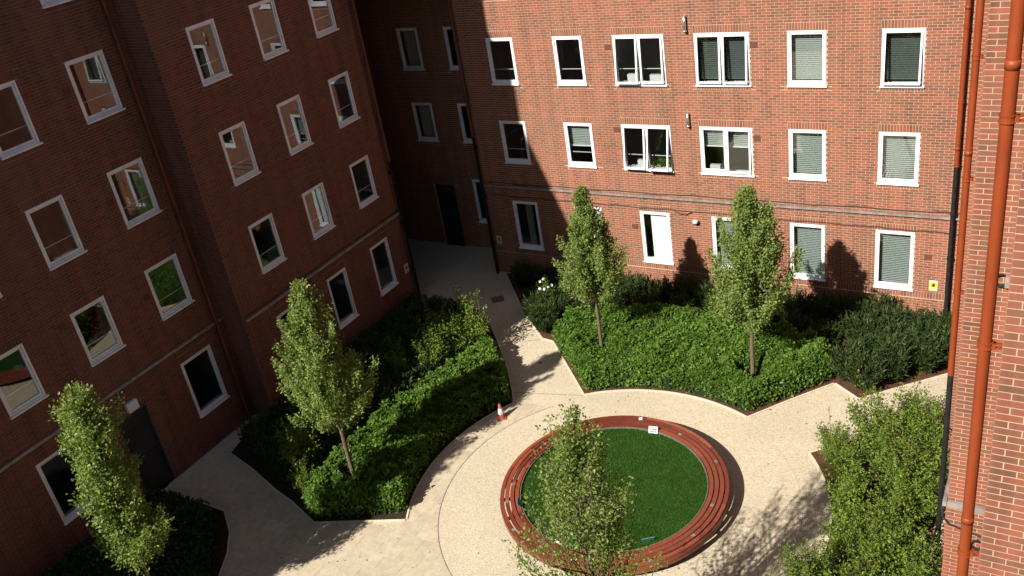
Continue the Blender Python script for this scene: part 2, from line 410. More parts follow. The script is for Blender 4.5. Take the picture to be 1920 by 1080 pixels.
def window(thing, wo, x0, x1, z0, z1, leaves=1, opens=(), blind=None, rail=True, fill=None):
    """a window in wall wo's frame; opens = opening angle of each sash (degrees, top hung)"""
    wd, h = round(x1-x0, 3), round(z1-z0, 3); fw = .05
    def frame():
        mb = MB(); ring(mb, 0, wd, .03, h, fw, -.016, .10)
        if leaves == 2: mb.box(wd/2-.03, wd/2+.03, -.016, .10, .03+fw, h-fw)
        return mb.mesh('window', M['upvc'])
    o = link('window', cached(('f', wd, h, leaves), frame), thing)
    lw = Matrix.Translation(wo.location) @ Matrix.Rotation(wo.rotation_euler[2], 4, 'Z')
    o.location = lw @ Vector((x0, 0, z0)); o.rotation_euler = wo.rotation_euler
    link('sill', cached(('s', wd), lambda: MB().box(-.015, wd+.035, -.062, .02, -.012, .03).mesh('sill', M['upvc'])), o)
    sp = [(fw, wd-fw)] if leaves == 1 else [(fw, wd/2-.03), (wd/2+.03, wd-fw)]
    for i, (a, b) in enumerate(sp):
        sw, sh = round(b-a-.006, 3), round(h-.03-2*fw-.006, 3)
        ang = R(opens[i]) if i < len(opens) else 0.
        sash = cached(('sa', sw, sh), lambda: (lambda mb: (ring(mb, 0, sw, -sh, 0, .048, -.03, .03, .056), mb.mesh('sash', M['upvc']))[1])(MB()))
        pane = cached(('pa', sw, sh), lambda: MB().quad((.045, 0, -sh+.05), (sw-.045, 0, -sh+.05), (sw-.045, 0, -.045), (.045, 0, -.045)).mesh('pane', M['glass']))
        yy = .04 if not ang else -.012
        for nm, me, dy in (('sash', sash, 0.), ('pane', pane, .0)):
            s = link(nm, me, o, (a+.003, yy+dy, h-fw-.003), (-ang, 0, 0))
    kindb = blind[0] if blind else None
    if kindb in ('full', 'dark', 'half', 'top'):
        frac = {'full': .0, 'dark': .0, 'half': .58, 'top': .45}[kindb]
        for a, b in sp:
            zz0 = .09 + frac*(h-.2); bw = round(b-a-.03, 3)
            link('blind', cached(('b', bw, round(zz0, 3), h, kindb), lambda: blind_mesh(bw, zz0, h-.13, M['blind_dark'] if kindb == 'dark' else M['blind'], 'blind')), o, (a+.015, .205, 0))
            if frac: MB().box(a+.015, b-.015, .155, .18, zz0-.02, zz0+.015).build('blind_rail', M['upvc'], o)
    elif kindb == 'roller':
        MB().box(.30*wd, wd-fw-.03, .14, .145, .1, h-.07).build('blind', M['roller'], o)
    elif kindb == 'curtain':
        n = 26; me = MB(); c0, c1 = blind[1], blind[2]
        pts = [(c0*wd+(c1-c0)*wd*i/n, .22+.025*math.sin(i*1.7)) for i in range(n+1)]
        for i in range(n): me.quad((pts[i][0], pts[i][1], .02), (pts[i+1][0], pts[i+1][1], .02), (pts[i+1][0], pts[i+1][1], h), (pts[i][0], pts[i][1], h))
        me.build('curtain', M['curtain'], o, True)
    if rail:
        link('guard_rail', cached(('r', wd), lambda: MB().box(.03, wd-.03, .13, .145, 0, .022).mesh('guard_rail', M['rail'])), o, (0, 0, .30*h))
    link('inner_sill', cached(('is', wd), lambda: MB().box(0, wd, .101, .30, .02, .05).mesh('inner_sill', M['upvc'])), o)
    link('room', cached(('rm', wd, h), lambda: room_mesh(wd, h)), o)
    return o
M['curtain'] = mat('curtain', (.42, .38, .30), .9, .1)
def sold(h):   # soldier lintel over and brick sill under an opening
    return [(h[0]-.03, h[1]+.03, h[3], h[3]+.215), (h[0]-.02, h[1]+.02, h[2]-.115, h[2])]

Z0, Z1, Z2, ZG = (9.70, 11.17), (6.965, 8.45), (4.29, 5.75), (1.11, 2.90)
def bracket_mesh(r, out, paint='terracotta'):
    mb = MB(); mb.lathe([(r+.002, -.035), (r+.014, -.035), (r+.014, -.024), (r+.006, -.022), (r+.006, .022), (r+.014, .024), (r+.014, .035), (r+.002, .035)], 16)
    mb.box(r*.8, out, -.012, .012, -.03, -.012); mb.box(r*.8, out, -.012, .012, .012, .03)
    mb.box(r, r+.035, -.03, .03, -.03, .03); mb.box(out-.012, out, -.035, .035, -.05, .05)
    return mb.mesh('bracket', M[paint])
def drainpipe(thing, x, y, z0, zs, z1, r, out, ang, levels, name='drainpipe', paint='terracotta'):
    """terracotta above zs, black below; brackets reach `out` metres in direction ang"""
    o = None
    if z1 > zs:
        o = MB().tube([(0, 0, zs-z0), (0, 0, z1-z0)], r, 20, False).build(name, M[paint], thing, True, (x, y, z0))
    if zs > z0:
        lo = MB().tube([(0, 0, 0), (0, 0, zs-z0+.05)], r*.93, 20, False).build('black_lower_pipe' if o else name, M['blackpipe'], o or thing, True, (0, 0, 0) if o else (x, y, z0))
        o = o or lo
    bm = cached(('br', r, out, paint), lambda: bracket_mesh(r, out, paint))
    for z in levels:
        b = link('bracket', bm if z >= zs else cached(('br', r, out, 'blackpipe'), lambda: bracket_mesh(r, out, 'blackpipe')), o, (0, 0, z-z0), (0, 0, ang))
    # socket joints half way between the brackets
    for z in [q for q in levels[::2] if q > zs]:
        link('collar', cached(('cl', r, paint), lambda: MB().lathe([(r+.001, -.04), (r+.005, -.04), (r+.005, .04), (r+.001, .04)], 18).mesh('collar', M[paint], True)), o, (0, 0, z-z0+.45))
    return o

# ------------------------------------------------------------------ ground
def sheet(name, pts, z, mt, parent=None):
    mb = MB(); mb.add([(x, y, z) for x, y in pts], [tuple(range(len(pts)))]); return mb.build(name, mt, parent)
kind(sheet('ground', [(-400, -400), (400, -400), (400, 400), (-400, 400)], -.04, M['ground']), 'structure')
path = kind(sheet('path', [(-3.6, -40), (19.5, -40), (19.5, 1.7), (-3.6, 1.7)], 0, M['resin']), 'structure')
CX, CY = 10.75, -9.6
def arc(r, a0, a1, n=24): return [(CX+r*math.cos(R(a0+(a1-a0)*i/n)), CY+r*math.sin(R(a0+(a1-a0)*i/n))) for i in range(n+1)]
def ang(x, y): return math.degrees(math.atan2(y-CY, x-CX))
disc = MB().add([(CX+4.25*math.cos(2*math.pi*i/96), CY+4.25*math.sin(2*math.pi*i/96), .006) for i in range(96)], [tuple(range(96))]).build('gravel_circle', M['resin'], path)
MB().arcbox(4.245, 4.262, .0, .0135, R(138), R(245), 48, (CX, CY)).build('edging_ring', M['steel'], path)
BED_BACK = [(2.15, -.02), (4.31, -2.47), (5.61, -3.64), (6.01, -3.69), (8.19, -5.97)] + arc(4.45, ang(8.25, -5.9), ang(12.76, -5.48), 20)[1:] + [(13.5, -4.56), (14.4, -3.47), (15.12, -4.0), (16.0, -3.16), (17.5, -1.75), (17.5, -.02)]
BED_LEFT = [(.02, -2.6), (3.1, -2.95), (4.24, -4.19), (5.32, -5.43), (6.11, -6.48)] + arc(5.07, ang(6.11, -6.48), ang(5.89, -12.22)+360, 24)[1:] + [(4.12, -12.91), (3.0, -12.5), (2.3, -12.32), (.98, -11.87), (-.2, -11.55), (-.41, -10.7), (-.41, -9.9), (.02, -9.9)]
BED_RIGHT = [(17.5, -3.7), (14.56, -6.51)] + arc(4.87, ang(14.56, -6.51), -40, 20) + [(15.0, -14.5), (18.7, -14.5), (18.7, -12.05), (18.0, -12.05), (18.0, -9.65), (17.5, -9.65)]
BED_LOW = [(-.9, -13.5), (.4, -13.45), (1.49, -13.47), (2.24, -14.01), (2.75, -14.6), (3.09, -15.19), (4.6, -16.2), (5.2, -18.5), (5.2, -22), (-.9, -22)]
def pin(x, y, poly):
    ins = False; n = len(poly)
    for i in range(n):
        x1, y1 = poly[i]; x2, y2 = poly[(i+1) % n]
        if (y1 > y) != (y2 > y) and x < (x2-x1)*(y-y1)/(y2-y1)+x1: ins = not ins
    return ins
def edge_d(X, Y, poly):
    """distance of points to the polygon's outline and an inside mask (numpy)"""
    d = np.full(X.shape, 1e9); ins = np.zeros(X.shape, bool); n = len(poly)
    for i in range(n):
        x1, y1 = poly[i]; x2, y2 = poly[(i+1) % n]; dx, dy = x2-x1, y2-y1; L2 = dx*dx+dy*dy+1e-12
        t = np.clip(((X-x1)*dx+(Y-y1)*dy)/L2, 0, 1); d = np.minimum(d, np.hypot(X-x1-t*dx, Y-y1-t*dy))
        if y1 != y2:
            c = ((y1 > Y) != (y2 > Y)) & (X < (x2-x1)*(Y-y1)/(y2-y1)+x1); ins ^= c
    return d, ins
def edging(poly, closed, wd=.045, h=.03):
    mb = MB(); n = len(poly)
    for i in range(n if closed else n-1):
        a, b = Vector(poly[i]), Vector(poly[(i+1) % n]); t = (b-a).normalized(); s = Vector((t.y, -t.x))*wd
        e = t*.0
        v = [(a.x, a.y, .0), (b.x, b.y, .0), (b.x+s.x, b.y+s.y, .0), (a.x+s.x, a.y+s.y, .0)]
        mb.add([(x, y, 0.) for x, y, _ in v] + [(x, y, h) for x, y, _ in v], [(4, 5, 6, 7), (0, 1, 5, 4), (1, 2, 6, 5), (2, 3, 7, 6), (3, 0, 4, 7)])
    return mb
def area2(p): return sum(p[i][0]*p[(i+1) % len(p)][1]-p[(i+1) % len(p)][0]*p[i][1] for i in range(len(p)))
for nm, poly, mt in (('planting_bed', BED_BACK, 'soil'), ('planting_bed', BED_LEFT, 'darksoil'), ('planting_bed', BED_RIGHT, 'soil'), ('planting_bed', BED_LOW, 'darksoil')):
    b = kind(sheet(nm, poly if area2(poly) > 0 else poly[::-1], .022, M[mt]), 'structure')
    pp = poly if area2(poly) > 0 else poly[::-1]
    edging(pp, True).build('edging_kerb', M['stone'], b)
# paving slabs, laid outside the gravel circle
slabme = MB()
slabme.add([(0, 0, 0), (.597, 0, 0), (.597, .397, 0), (0, .397, 0), (.002, .002, .005), (.595, .002, .005), (.595, .395, .005), (.002, .395, .005)], [(4, 5, 6, 7), (0, 1, 5, 4), (1, 2, 6, 5), (2, 3, 7, 6), (3, 0, 4, 7)])
slabme = slabme.mesh('paving_slab', M['slab'])
nsl = 0
for j in range(30):
    for i in range(20):
        x, y = -.95+i*.6+(.3 if j % 2 else 0), -16.4+j*.4; cx, cy = x+.3, y+.2
        r = math.hypot(cx-CX, cy-CY)
        if r < 3.95 or (cy > -11.8 and cx < 4.6) or cx > 8.9 or cy > -6.9: continue
        if cy > -12.3 and r > 5.4: continue
        if any(all(pin(cx+sx*.25, cy+sy*.15, P) for sx in (-1, 1) for sy in (-1, 1)) for P in (BED_LEFT, BED_LOW)): continue
        link('paving_slab', slabme, path, (x, y, 0)); nsl += 1
for (xa, ya, xb, yb) in ((4.36, -4.30, 5.58, -3.70), (6.14, -6.50, 8.17, -6.02)):
    an = math.atan2(yb-ya, xb-xa); MB().box(0, math.hypot(xb-xa, yb-ya), -.006, .006, .0, .005).build('movement_joint', M['cover'], path, loc=(xa, ya, 0), rot=(0, 0, an))
for (x, y, s, rr) in ((6.18, -4.88, .10, 0), (2.84, -1.79, .42, .7)):
    MB().box(-s/2, s/2, -s/2, s/2, .001, .008).build('drain_cover', M['cover'], path, loc=(x, y, 0), rot=(0, 0, rr))

# ------------------------------------------------------------------ left wing
left = empty('brick_building', (-6, -10, 0)); left.location = (0, 0, 0)
tag(left, 'shaded dark red brick wing along the left side of the courtyard', 'building')
HB = 12.75
S1Y, S2Y = -20.0, -9.87
def yl(a, b, o): return (a-o, b-o)
h1 = []; d1 = []
for (a, b) in ((-11.61, -10.55), (-13.87, -12.89), (-16.10, -15.16), (-18.4, -17.45)):
    for zz in (Z0, Z1, Z2): h1.append((a-S1Y, b-S1Y, *zz))
    h1.append((a-S1Y, b-S1Y, 12.40, 13.87))
g1 = (-11.60-S1Y, -10.52-S1Y, 1.10, 2.88); p4 = (-16.09-S1Y, -14.98-S1Y, 1.08, 2.90); dr = (-13.86-S1Y, -12.93-S1Y, .0, 2.50)
holes1 = h1 + [g1, p4, dr]; sld = []
for h in h1 + [g1, p4]: sld += [s for s in sold(h) if s[3] < HB]
w1 = wall(left, (-.917, S1Y, 0), R(90), S2Y-S1Y, 17.8, holes1, HB, sld + [(dr[0]-.03, dr[1]+.03, dr[3], dr[3]+.215)])
bl = {0: None}
for i, h in enumerate(h1):
    window(left, w1, *h, opens=((9,) if i in (9,) else ()), rail=True)
window(left, w1, *g1, rail=False); window(left, w1, *p4, rail=False)
d = MB(); d.box(dr[0], dr[1], .10, .15, 0, dr[3]); d.build('door', M['door'], left, loc=(-.917, S1Y, 0), rot=(0, 0, R(90)))
dd = [o for o in left.children if o.name.startswith('door')][0]
MB().box(dr[0]+.12, dr[1]-.12, .085, .10, 1.25, 2.1).build('door_panel', M['doorpane'], dd)
MB().box(dr[0]+.05, dr[0]+.07, .05, .10, .95, 1.15).build('handle', M['steel'], dd)
h2 = []
for (a, b) in ((-8.75, -7.81), (-6.52, -5.585), (-4.295, -3.37)):
    for zz in (Z0, Z1, Z2): h2.append((a-S2Y, b-S2Y, *zz))
    h2.append((a-S2Y, b-S2Y, 12.40, 13.87))
g2 = [(-8.75-S2Y, -7.81-S2Y, 1.13, 2.88), (-6.50-S2Y, -5.595-S2Y, 1.13, 2.88), (-4.32-S2Y, -3.405-S2Y, 1.13, 2.88)]
sld = []
for h in h2 + g2: sld += [s for s in sold(h) if s[3] < HB]
w2 = wall(left, (0, S2Y, 0), R(90), 7.52, 17.8, h2 + g2, HB, sld, phase=.06)
for i, h in enumerate(h2): window(left, w2, *h, rail=(i % 4) != 3, blind=(('curtain', .04, .30) if i in (0, 5) else None))
for i, h in enumerate(g2): window(left, w2, *h, rail=False, blind=(('curtain', .02, .42) if i in (0, 2) else None))
wall(left, (-.917, S2Y, 0), 0, .917, 17.8, [], HB, phase=.1)                       # short return towards the camera
wall(left, (0, S2Y+7.52, 0), R(180), 3.5, 17.8, [], 10.5, phase=.03)                # end wall in the dark corner
bd = MB()
bd.box(-12, -3.75, S1Y, S2Y+7.45, 0, 17.75); bd.box(-3.75, -.95, S1Y+.02, S1Y+.3, 0, 17.75); bd.box(-3.74, -.06, S2Y+7.2, S2Y+7.5, 0, 17.75)
bd.build('rear_mass', M['coursed'], left)
rf = MB(); rf.box(-12.1, -.90, S1Y-.05, S2Y-.03, 17.8, 18.0); rf.box(-12.1, .06, S2Y-.028, S2Y+7.57, 17.8, 18.01)
rf.build('roof', M['roof'], left)
MB().box(-8, -.98, -15.2, -9.95, 18.02, 19.5).build('roof_plant_room', M['coursed'], left)
lw_ = MB(); lw_.box(-12, -.93, -29.8, -20.06, 0, 11.9); lw_.box(-12, -.93, -48, -29.82, 0, 14.4); lw_.build('lower_wing', M['coursed'], left)
# cable trays, pipes, fittings on the left wing
MB().box(0, S2Y-S1Y-.02, -.075, -.012, 3.33, 3.40).build('cable_tray', M['galv'], left, loc=(-.917, S1Y, 0), rot=(0, 0, R(90)))
MB().box(.03, 7.45, -.075, -.012, 3.33, 3.40).build('cable_tray', M['galv'], left, loc=(0, S2Y, 0), rot=(0, 0, R(90)))
MB().box(6.42, 6.46, -.05, -.012, 3.05, 3.33).build('cable_drop', M['galv'], left, loc=(-.917, S1Y, 0), rot=(0, 0, R(90)))
MB().tube([(0, y, 3.47+.015*math.sin(y*3)) for y in np.linspace(-9.8, -2.4, 30)], .012, 6).build('cable', M['cable'], left, loc=(.02, 0, 0))
lv = [1.2, 3.0, 4.8, 6.6, 8.4, 10.2, 12.0]
drainpipe(left, -.80, -10.14, .03, .03, 14.0, .05, .115, R(180), lv, paint='terracotta_shaded')
drainpipe(left, .12, -2.55, .03, 5.2, 14.0, .05, .115, R(180), lv, paint='terracotta_shaded')
for y, z in ((-11.80, 10.55), (-11.80, 7.75), (-11.80, 5.1), (-14.15, 5.6), (-12.35, 2.5)):
    MB().box(-.09, .09, -.014, 0, -.075, .075).build('air_vent', M['airbrick'], left, loc=(-.917, y, z), rot=(0, 0, R(90)))
MB().box(-.16, .16, -.11, -.01, -.13, .13).build('bulkhead_lamp', M['lamp'], left, loc=(-.917, -13.34, 2.74), rot=(0, 0, R(90)))
finish_bricks(left, mk='brick_shaded')

# ------------------------------------------------------------------ back range with its recess
back = empty('brick_building', (0, 0, 0))
tag(back, 'sunlit orange red brick range across the back of the courtyard', 'building')
HX = 10.3; BX = 1.75
bc = [(2.925, 3.887), (5.296, 6.273), (7.274, 8.85), (9.75, 11.30), (12.319, 13.322), (14.681, 15.69)]
holesB = []
spec = []
for ci, (a, b) in enumerate(bc):
    for ri, zz in enumerate((Z0, Z1, Z2)):
        if ri == 0: zz = (9.70, 10.25) if False else Z0
        holesB.append((a-BX, b-BX, *zz)); spec.append((ci, ri))
gx = [(2.924, 3.874), (5.293, 6.27), (7.613, 8.60), (9.963, 10.95), (12.319, 13.31), (14.681, 15.69)]
gh = [(a-BX, b-BX, *ZG) for a, b in gx]
sld = []
for h in holesB + gh: sld += [s for s in sold(h)[:1 if h in gh else 2]]
sld = [s for s in sld if s[3] < HX] + [(0, 15.75, .895, 1.11)]
wb = wall(back, (BX, 0, 0), 0, 15.75, 17.0, holesB + gh, HX, sld, phase=.02)
bspec = {(2, 1): dict(leaves=2, opens=(7, 3)), (2, 2): dict(leaves=2, opens=(8, 11)), (3, 1): dict(leaves=2, opens=(3, 4), blind=('dark',), rail=False),
         (3, 2): dict(leaves=2, opens=(0, 2), blind=('half',), rail=False), (4, 1): dict(blind=('full',), rail=False), (4, 2): dict(blind=('full',), rail=False),
         (5, 1): dict(opens=(4.5,), blind=('dark',), rail=False), (5, 2): dict(blind=('full',), rail=False), (1, 2): dict(blind=('top',))}
for h, s in zip(holesB, spec):
    kw = bspec.get(s, {}); 
    if s[1] == 0: kw = dict(leaves=2 if s[0] in (2, 3) else 1)
    window(back, wb, *h, **kw)
for i, h in enumerate(gh):
    window(back, wb, *h, rail=False, blind={0: ('curtain', .35, .62), 2: ('roller',), 4: ('full',), 5: ('full',), 3: ('full',), 1: ('roller',)}.get(i))
RX0, RY = -3.6, 1.6
rc = [(-1.80, -.92), (.22, 1.15)]
hr = [(a-RX0, b-RX0, *zz) for a, b in rc for zz in (Z0, Z1, Z2)] + [(.25-RX0, 1.2-RX0, 1.11, 2.85)]
rdoor = (-1.55-RX0, -.62-RX0, 0, 2.55)
sld = []
for h in hr: sld += [s for s in sold(h) if s[3] < 10.0]
wr = wall(back, (RX0, RY, 0), 0, BX-RX0, 17.0, hr + [rdoor], 10.2, sld, phase=.07)
for i, h in enumerate(hr): window(back, wr, *h, rail=False, blind=(('curtain', .12, .98) if i in (1, 2) else None))
rd = MB().box(rdoor[0], rdoor[1], .08, .13, 0, rdoor[3]).build('door', M['door'], back, loc=(RX0, RY, 0))
for z0, z1 in ((.25, .85), (1.05, 1.75), (2.15, 2.45)): MB().box(rdoor[0]+.2, rdoor[1]-.2, .065, .08, z0, z1).build('door_panel', M['doorpane'], rd)
wall(back, (BX, RY, 0), R(-90), RY, 17.0, [], 10.2, phase=.05)
wall(back, (RX0, RY-4.4, 0), R(90), 4.4, 17.0, [], 10.2, phase=.05)
MB().box(BX+.05, 19.5, 2.75, 12, 0, 16.9).build('rear_mass', M['coursed'], back)
MB().box(RX0-.5, BX+.04, 4.35, 12, 0, 16.9).build('rear_mass', M['coursed'], back)
r_ = MB(); r_.box(BX-.06, 19.5, -.06, 12, 17.0, 17.2); r_.box(RX0-.5, BX-.062, RY-.06, 12, 17.0, 17.21); r_.build('roof', M['roof'], back)
MB().box(RX0, BX-.07, -2.30, RY-.02, 10.6, 16.95).build('recess_shade_block', M['coursed'], back)  # unseen block added above the recess to keep skylight out
# trunking and cables along the back wall
MB().box(0, 15.72, -.075, -.012, 3.39, 3.445).build('cable_tray', M['galv'], back, loc=(BX, 0, 0))
def sagging(z0, z1, x0, x1, n, amp, f, seed):
    rr = random.Random(seed); return [(x0+(x1-x0)*i/n, -.03, z0+(z1-z0)*i/n+amp*math.sin(i*f)+rr.uniform(-.012, .012)) for i in range(n+1)]
MB().tube(sagging(3.53, 3.56, 1.9, 17.4, 60, .018, .7, 3), .013, 6).build('cable', M['cable'], back)
MB().tube(sagging(3.08, 2.97, 1.9, 17.4, 70, .012, .9, 5), .012, 6).build('cable', M['cable'], back)
MB().tube([(8.75, -.03, 3.03), (8.95, -.04, 2.93), (9.15, -.04, 2.90), (9.35, -.03, 3.0)], .011, 6).build('cable', M['cable'], back)
drainpipe(back, 1.86, -.13, .03, 5.2, 14.0, .05, .125, R(90), lv, paint='terracotta_shaded')
for x, z in ((7.11, 8.10), (11.42, 8.10), (7.12, 5.58), (11.43, 5.45), (7.40, 2.35), (16.05, 2.2)):
    MB().box(-.10, .10, -.016, 0, -.075, .075).build('air_vent', M['airbrick'], back, loc=(x, 0, z))
for x, zt, zb_ in ((9.53, 8.95, 8.55), (9.44, 6.16, 5.80)):
    f = MB().tube([(0, -.075, zb_), (0, -.075, zt)], .042, 14); f.tube([(0, -.075, zt-.04), (0, -.02, zt-.02), (0, .0, zt-.02)], .036, 12); f.tube([(0, -.075, zb_-.04), (0, -.075, zb_)], .055, 14)
    f.build('flue', M['chrome'], back, True, (x, 0, 0))
finish_bricks(back, blockers=((1440, 1790, 560, 1080), (1310, 1480, 355, 700), (1050, 1180, 355, 700), (1785, 1920, 0, 1080), (1040, 1790, 540, 1080), (0, 1060, 0, 1080)))

# ------------------------------------------------------------------ right wing
right = empty('brick_building', (0, 0, 0))
tag(right, 'close sunlit brick wing with terracotta drainpipes at the right edge', 'building')
HR = 13.8
wall(right, (18.78, -17.0, 0), 0, 3.2, 17.0, [], HR, phase=0.)
wall(right, (18.05, -12.0, 0), 0, 1.0, 17.0, [], HR, phase=0.)
wall(right, (18.78, -12.0, 0), R(-90), 5.0, 17.0, [], HR, phase=.11)
wall(right, (18.05, -9.6, 0), R(-90), 2.4, 17.0, [], HR, phase=.11)
wall(right, (17.83, -9.6, 0), 0, .22, 17.0, [], HR)
wall(right, (17.83, -6.5, 0), R(-90), 3.1, 17.0, [], HR, phase=.11)
wall(right, (17.50, -6.5, 0), 0, .33, 17.0, [], HR)
wall(right, (17.50, -.02, 0), R(-90), 6.48, 17.0, [], HR, phase=.11)
mb = MB(); mb.box(18.85, 30, -16.95, -11.9, 0, 16.9); mb.box(18.1, 30, -11.88, -9.5, 0, 16.9); mb.box(17.9, 30, -9.48, -6.4, 0, 16.9); mb.box(17.58, 30, -6.38, 2.7, 0, 16.9)
mb.build('rear_mass', M['coursed'], right)
mb = MB(); mb.box(18.72, 30, -17.06, -12.08, 17.0, 17.2); mb.box(17.45, 30, -12.06, 2.7, 17.0, 17.21); mb.build('roof', M['roof'], right)
drainpipe(right, 18.60, -16.2, .03, .03, 14.5, .056, .185, 0, [3.2, 5.05, 7.15, 9.75, 11.95, 13.6])
drainpipe(right, 17.67, -9.0, .03, 4.52, 14.5, .055, .165, 0, [2.3, 6.25, 8.35, 10.35, 12.2])
drainpipe(back, 16.60, -.15, .03, 4.95, 14.5, .06, .145, R(90), [2.3, 3.6, 4.97, 6.65, 8.5, 10.4])
t = MB(); t.box(0, .73, -.075, -.012, 4.10, 4.20); t.box(-.07, -.012, -.075, 1.6, 4.10, 4.20); t.build('cable_tray', M['galv'], right, loc=(18.05, -12.0, 0))
MB().tube([(.75, -.025, 3.62), (.5, -.03, 3.60), (.25, -.03, 3.66), (.05, -.04, 3.72), (-.06, -.03, 3.85), (-.08, .05, 3.98), (-.06, .12, 4.10)], .014, 8).build('cable', M['cable'], right, True, (18.05, -12.0, 0))
for x, z in ((18.47, 8.2), (18.52, 3.42)):
    o = MB().lathe([(.0, -.085), (.05, -.08), (.08, -.05), (.09, 0), (.09, .03)], 18).build('wall_lamp', M['black'], right, True, (x, -12.03, z), (R(90), 0, 0))
    o.location = (x, -12.05, z)
    MB().box(.05, .10, -.09, .07, -.02, .04).build('lamp_bracket', M['galv'], o)
finish_bricks(right)

south = empty('brick_building', (0, 0, 0)); tag(south, 'unseen brick range closing the courtyard behind the viewpoint, added to cut skylight', 'building')  # out-of-view blocks added to lower the sky fill
MB().box(-12, 40, -62, -48.1, 0, 16.5).build('wall', M['coursed'], south); MB().box(-12.2, 40.2, -62.2, -47.9, 16.5, 16.8).build('roof', M['roof'], south)
MB().box(20.4, 40, -48.0, -25.2, 0, 16.5).build('wall', M['coursed'], south); MB().box(20.2, 40.2, -47.85, -25.0, 16.5, 16.81).build('roof', M['roof'], south)
# ------------------------------------------------------------------ plants
def leaf_verts(p, a, b, n, L, W, fold=.25):
    """p base, a along, b across, n normal; folded kite leaf -> verts (N,4,3)"""
    L = L[:, None]; W = W[:, None]
    mid = p + a*L*.45
    return np.stack([p, mid - b*W*.5 + n*W*fold, p + a*L, mid + b*W*.5 + n*W*fold], 1)
def unit(v): return v/np.maximum(np.linalg.norm(v, axis=1, keepdims=True), 1e-9)
def leaves_mesh(name, P, D, mt, L, W, spread=.8, droop=0., g=rng):
    """P points, D preferred leaf directions"""
    N = len(P)
    a = unit(D + g.normal(0, spread, (N, 3)) + np.array([0, 0, -droop]))
    n0 = unit(np.array([0, 0, 1.]) + .7*D + g.normal(0, .55, (N, 3)))
    b = unit(np.cross(a, n0)); n = np.cross(b, a)
    Ls = L*(.65+.7*g.random(N)); V = leaf_verts(P, a, b, n, Ls, W/L*Ls).reshape(-1, 3)
    i = (np.arange(N)*4)[:, None]
    F = np.concatenate([i+np.array([[0, 2, 1]]), i+np.array([[0, 3, 2]])], 1).reshape(-1, 3)
    return npmesh(name, V, F, mt)
def sprays(n, per, f, z0, z1, seed, fat=.10, rise=1.1, lean=(0, 0), jag=.3):
    """upright leafy sprays growing out of the stem to an uneven envelope; returns leaf points, directions and spray axes"""
    g = np.random.default_rng(seed); P = []; D = []; A = []; off = Vector(g.random(3)*60)
    while len(A) < n:
        t = g.random()**.9; r = f(t)
        if g.random() > .25+.85*r/r_max(f): continue
        th = g.random()*2*math.pi
        k = 1 + jag*1.5*mnoise.noise(Vector((math.cos(th)*1.3, math.sin(th)*1.3, t*4)) + off) + g.normal(0, jag*.28)
        q = g.random()**.42; re = max(.02, r*k*q); zt = z0+t*(z1-z0)
        tip = np.array([re*math.cos(th), re*math.sin(th), min(zt+.10*rise*k, z1)]); st = np.array([re*.12*math.cos(th), re*.12*math.sin(th), max(z0*.93, zt-.25-rise*re*.9)])
        mid = (tip+st)*.5 + np.array([math.cos(th), math.sin(th), 0])*re*.22
        for e_ in (tip, st, mid):
            u = max(0., (e_[2]-z0)/(z1-z0)); e_[0] += lean[0]*u; e_[1] += lean[1]*u
        m_ = int(per*(.6+.8*g.random())); s_ = (.22+.80*g.random(m_)**.75)[:, None]
        c = (1-s_)**2*st + 2*s_*(1-s_)*mid + s_*s_*tip; w_ = fat*(1.05-.55*s_)*(.75+.6*g.random())
        P.append(c + g.normal(0, 1, (m_, 3))*w_); ax = unit((tip-mid)[None])[0]
        d = g.normal(0, .5, (m_, 3)) + ax*.7 + np.array([math.cos(th), math.sin(th), .15])*.35; D.append(d); A.append((st, mid, tip))
    return np.concatenate(P), unit(np.concatenate(D)), A
_rm = {}
def r_max(f):
    if f not in _rm: _rm[f] = max(f(i/40) for i in range(41))
    return _rm[f]
def pear(Rm, tw=.3, ptop=1.5, base=.55):
    def f(t): return Rm*((base+(1-base)*(t/tw)**.8) if t < tw else max(0., 1-((t-tw)/(1-tw))**ptop))
    return f
def tree(base, top, zc, Rm, label, seed, n=150, per=190, mt='leaf_tree', trunk=.055, prof=None, L=.066, W=.044, stems=1, fat=.10, rise=1.1, lean=(0, 0), jag=.3):
    g = random.Random(seed)
    o = empty('pear_tree', (base[0], base[1], .02)); tag(o, label, 'tree', 'young trees in the planting beds')
    P, D, A = sprays(n, per, prof or pear(Rm), zc, top, seed, fat, rise, lean, jag)
    mb = MB()
    for s in range(stems):
        sx, sy = (g.uniform(-.1, .1), g.uniform(-.1, .1)) if stems > 1 else (0, 0)
        ex, ey = (g.uniform(-.5, .5), g.uniform(-.5, .5)) if stems > 1 else (0, 0)
        pts = []; rad = []; m_ = 12; ht = (top-.35)*(1 if stems == 1 else g.uniform(.8, .98)); w1, w2 = g.uniform(0, 6), g.uniform(0, 6)
        for i in range(m_+1):
            t = i/m_; u = max(0, (t*ht-zc)/(top-zc))
            pts.append((sx+ex*t**1.3+.045*math.sin(t*5+w1)*t+lean[0]*u, sy+ey*t**1.3+.04*math.sin(t*6+w2)*t+lean[1]*u, -.03+t*ht)); rad.append(trunk*(1-.85*t)*g.uniform(.94, 1.06)+.006)
        if stems == 1: rad[0] *= 1.35; 
        mb.tube(pts, rad, 9)
    mb.build('trunk', M['bark'], o, True)
    br = MB()
    for k, (a_, m_, t_) in enumerate(A):
        if k % 2 == 0 or stems > 1: br.tube([a_, m_, t_], [.015, .010, .003], 5)
    br.build('limbs', M['bark'], o, True)
    link('crown', leaves_mesh('crown', P, D, M[mt], L, W, .55, .1, np.random.default_rng(seed+5)), o)
    return o
tree((12.42, -4.18), 5.75, 2.2, 1.08, 'broad ovate young tree before the right half of the sunlit back wall', 21, 190, 190, trunk=.06, prof=pear(1.12, .30, 1.8, .78), jag=.36)
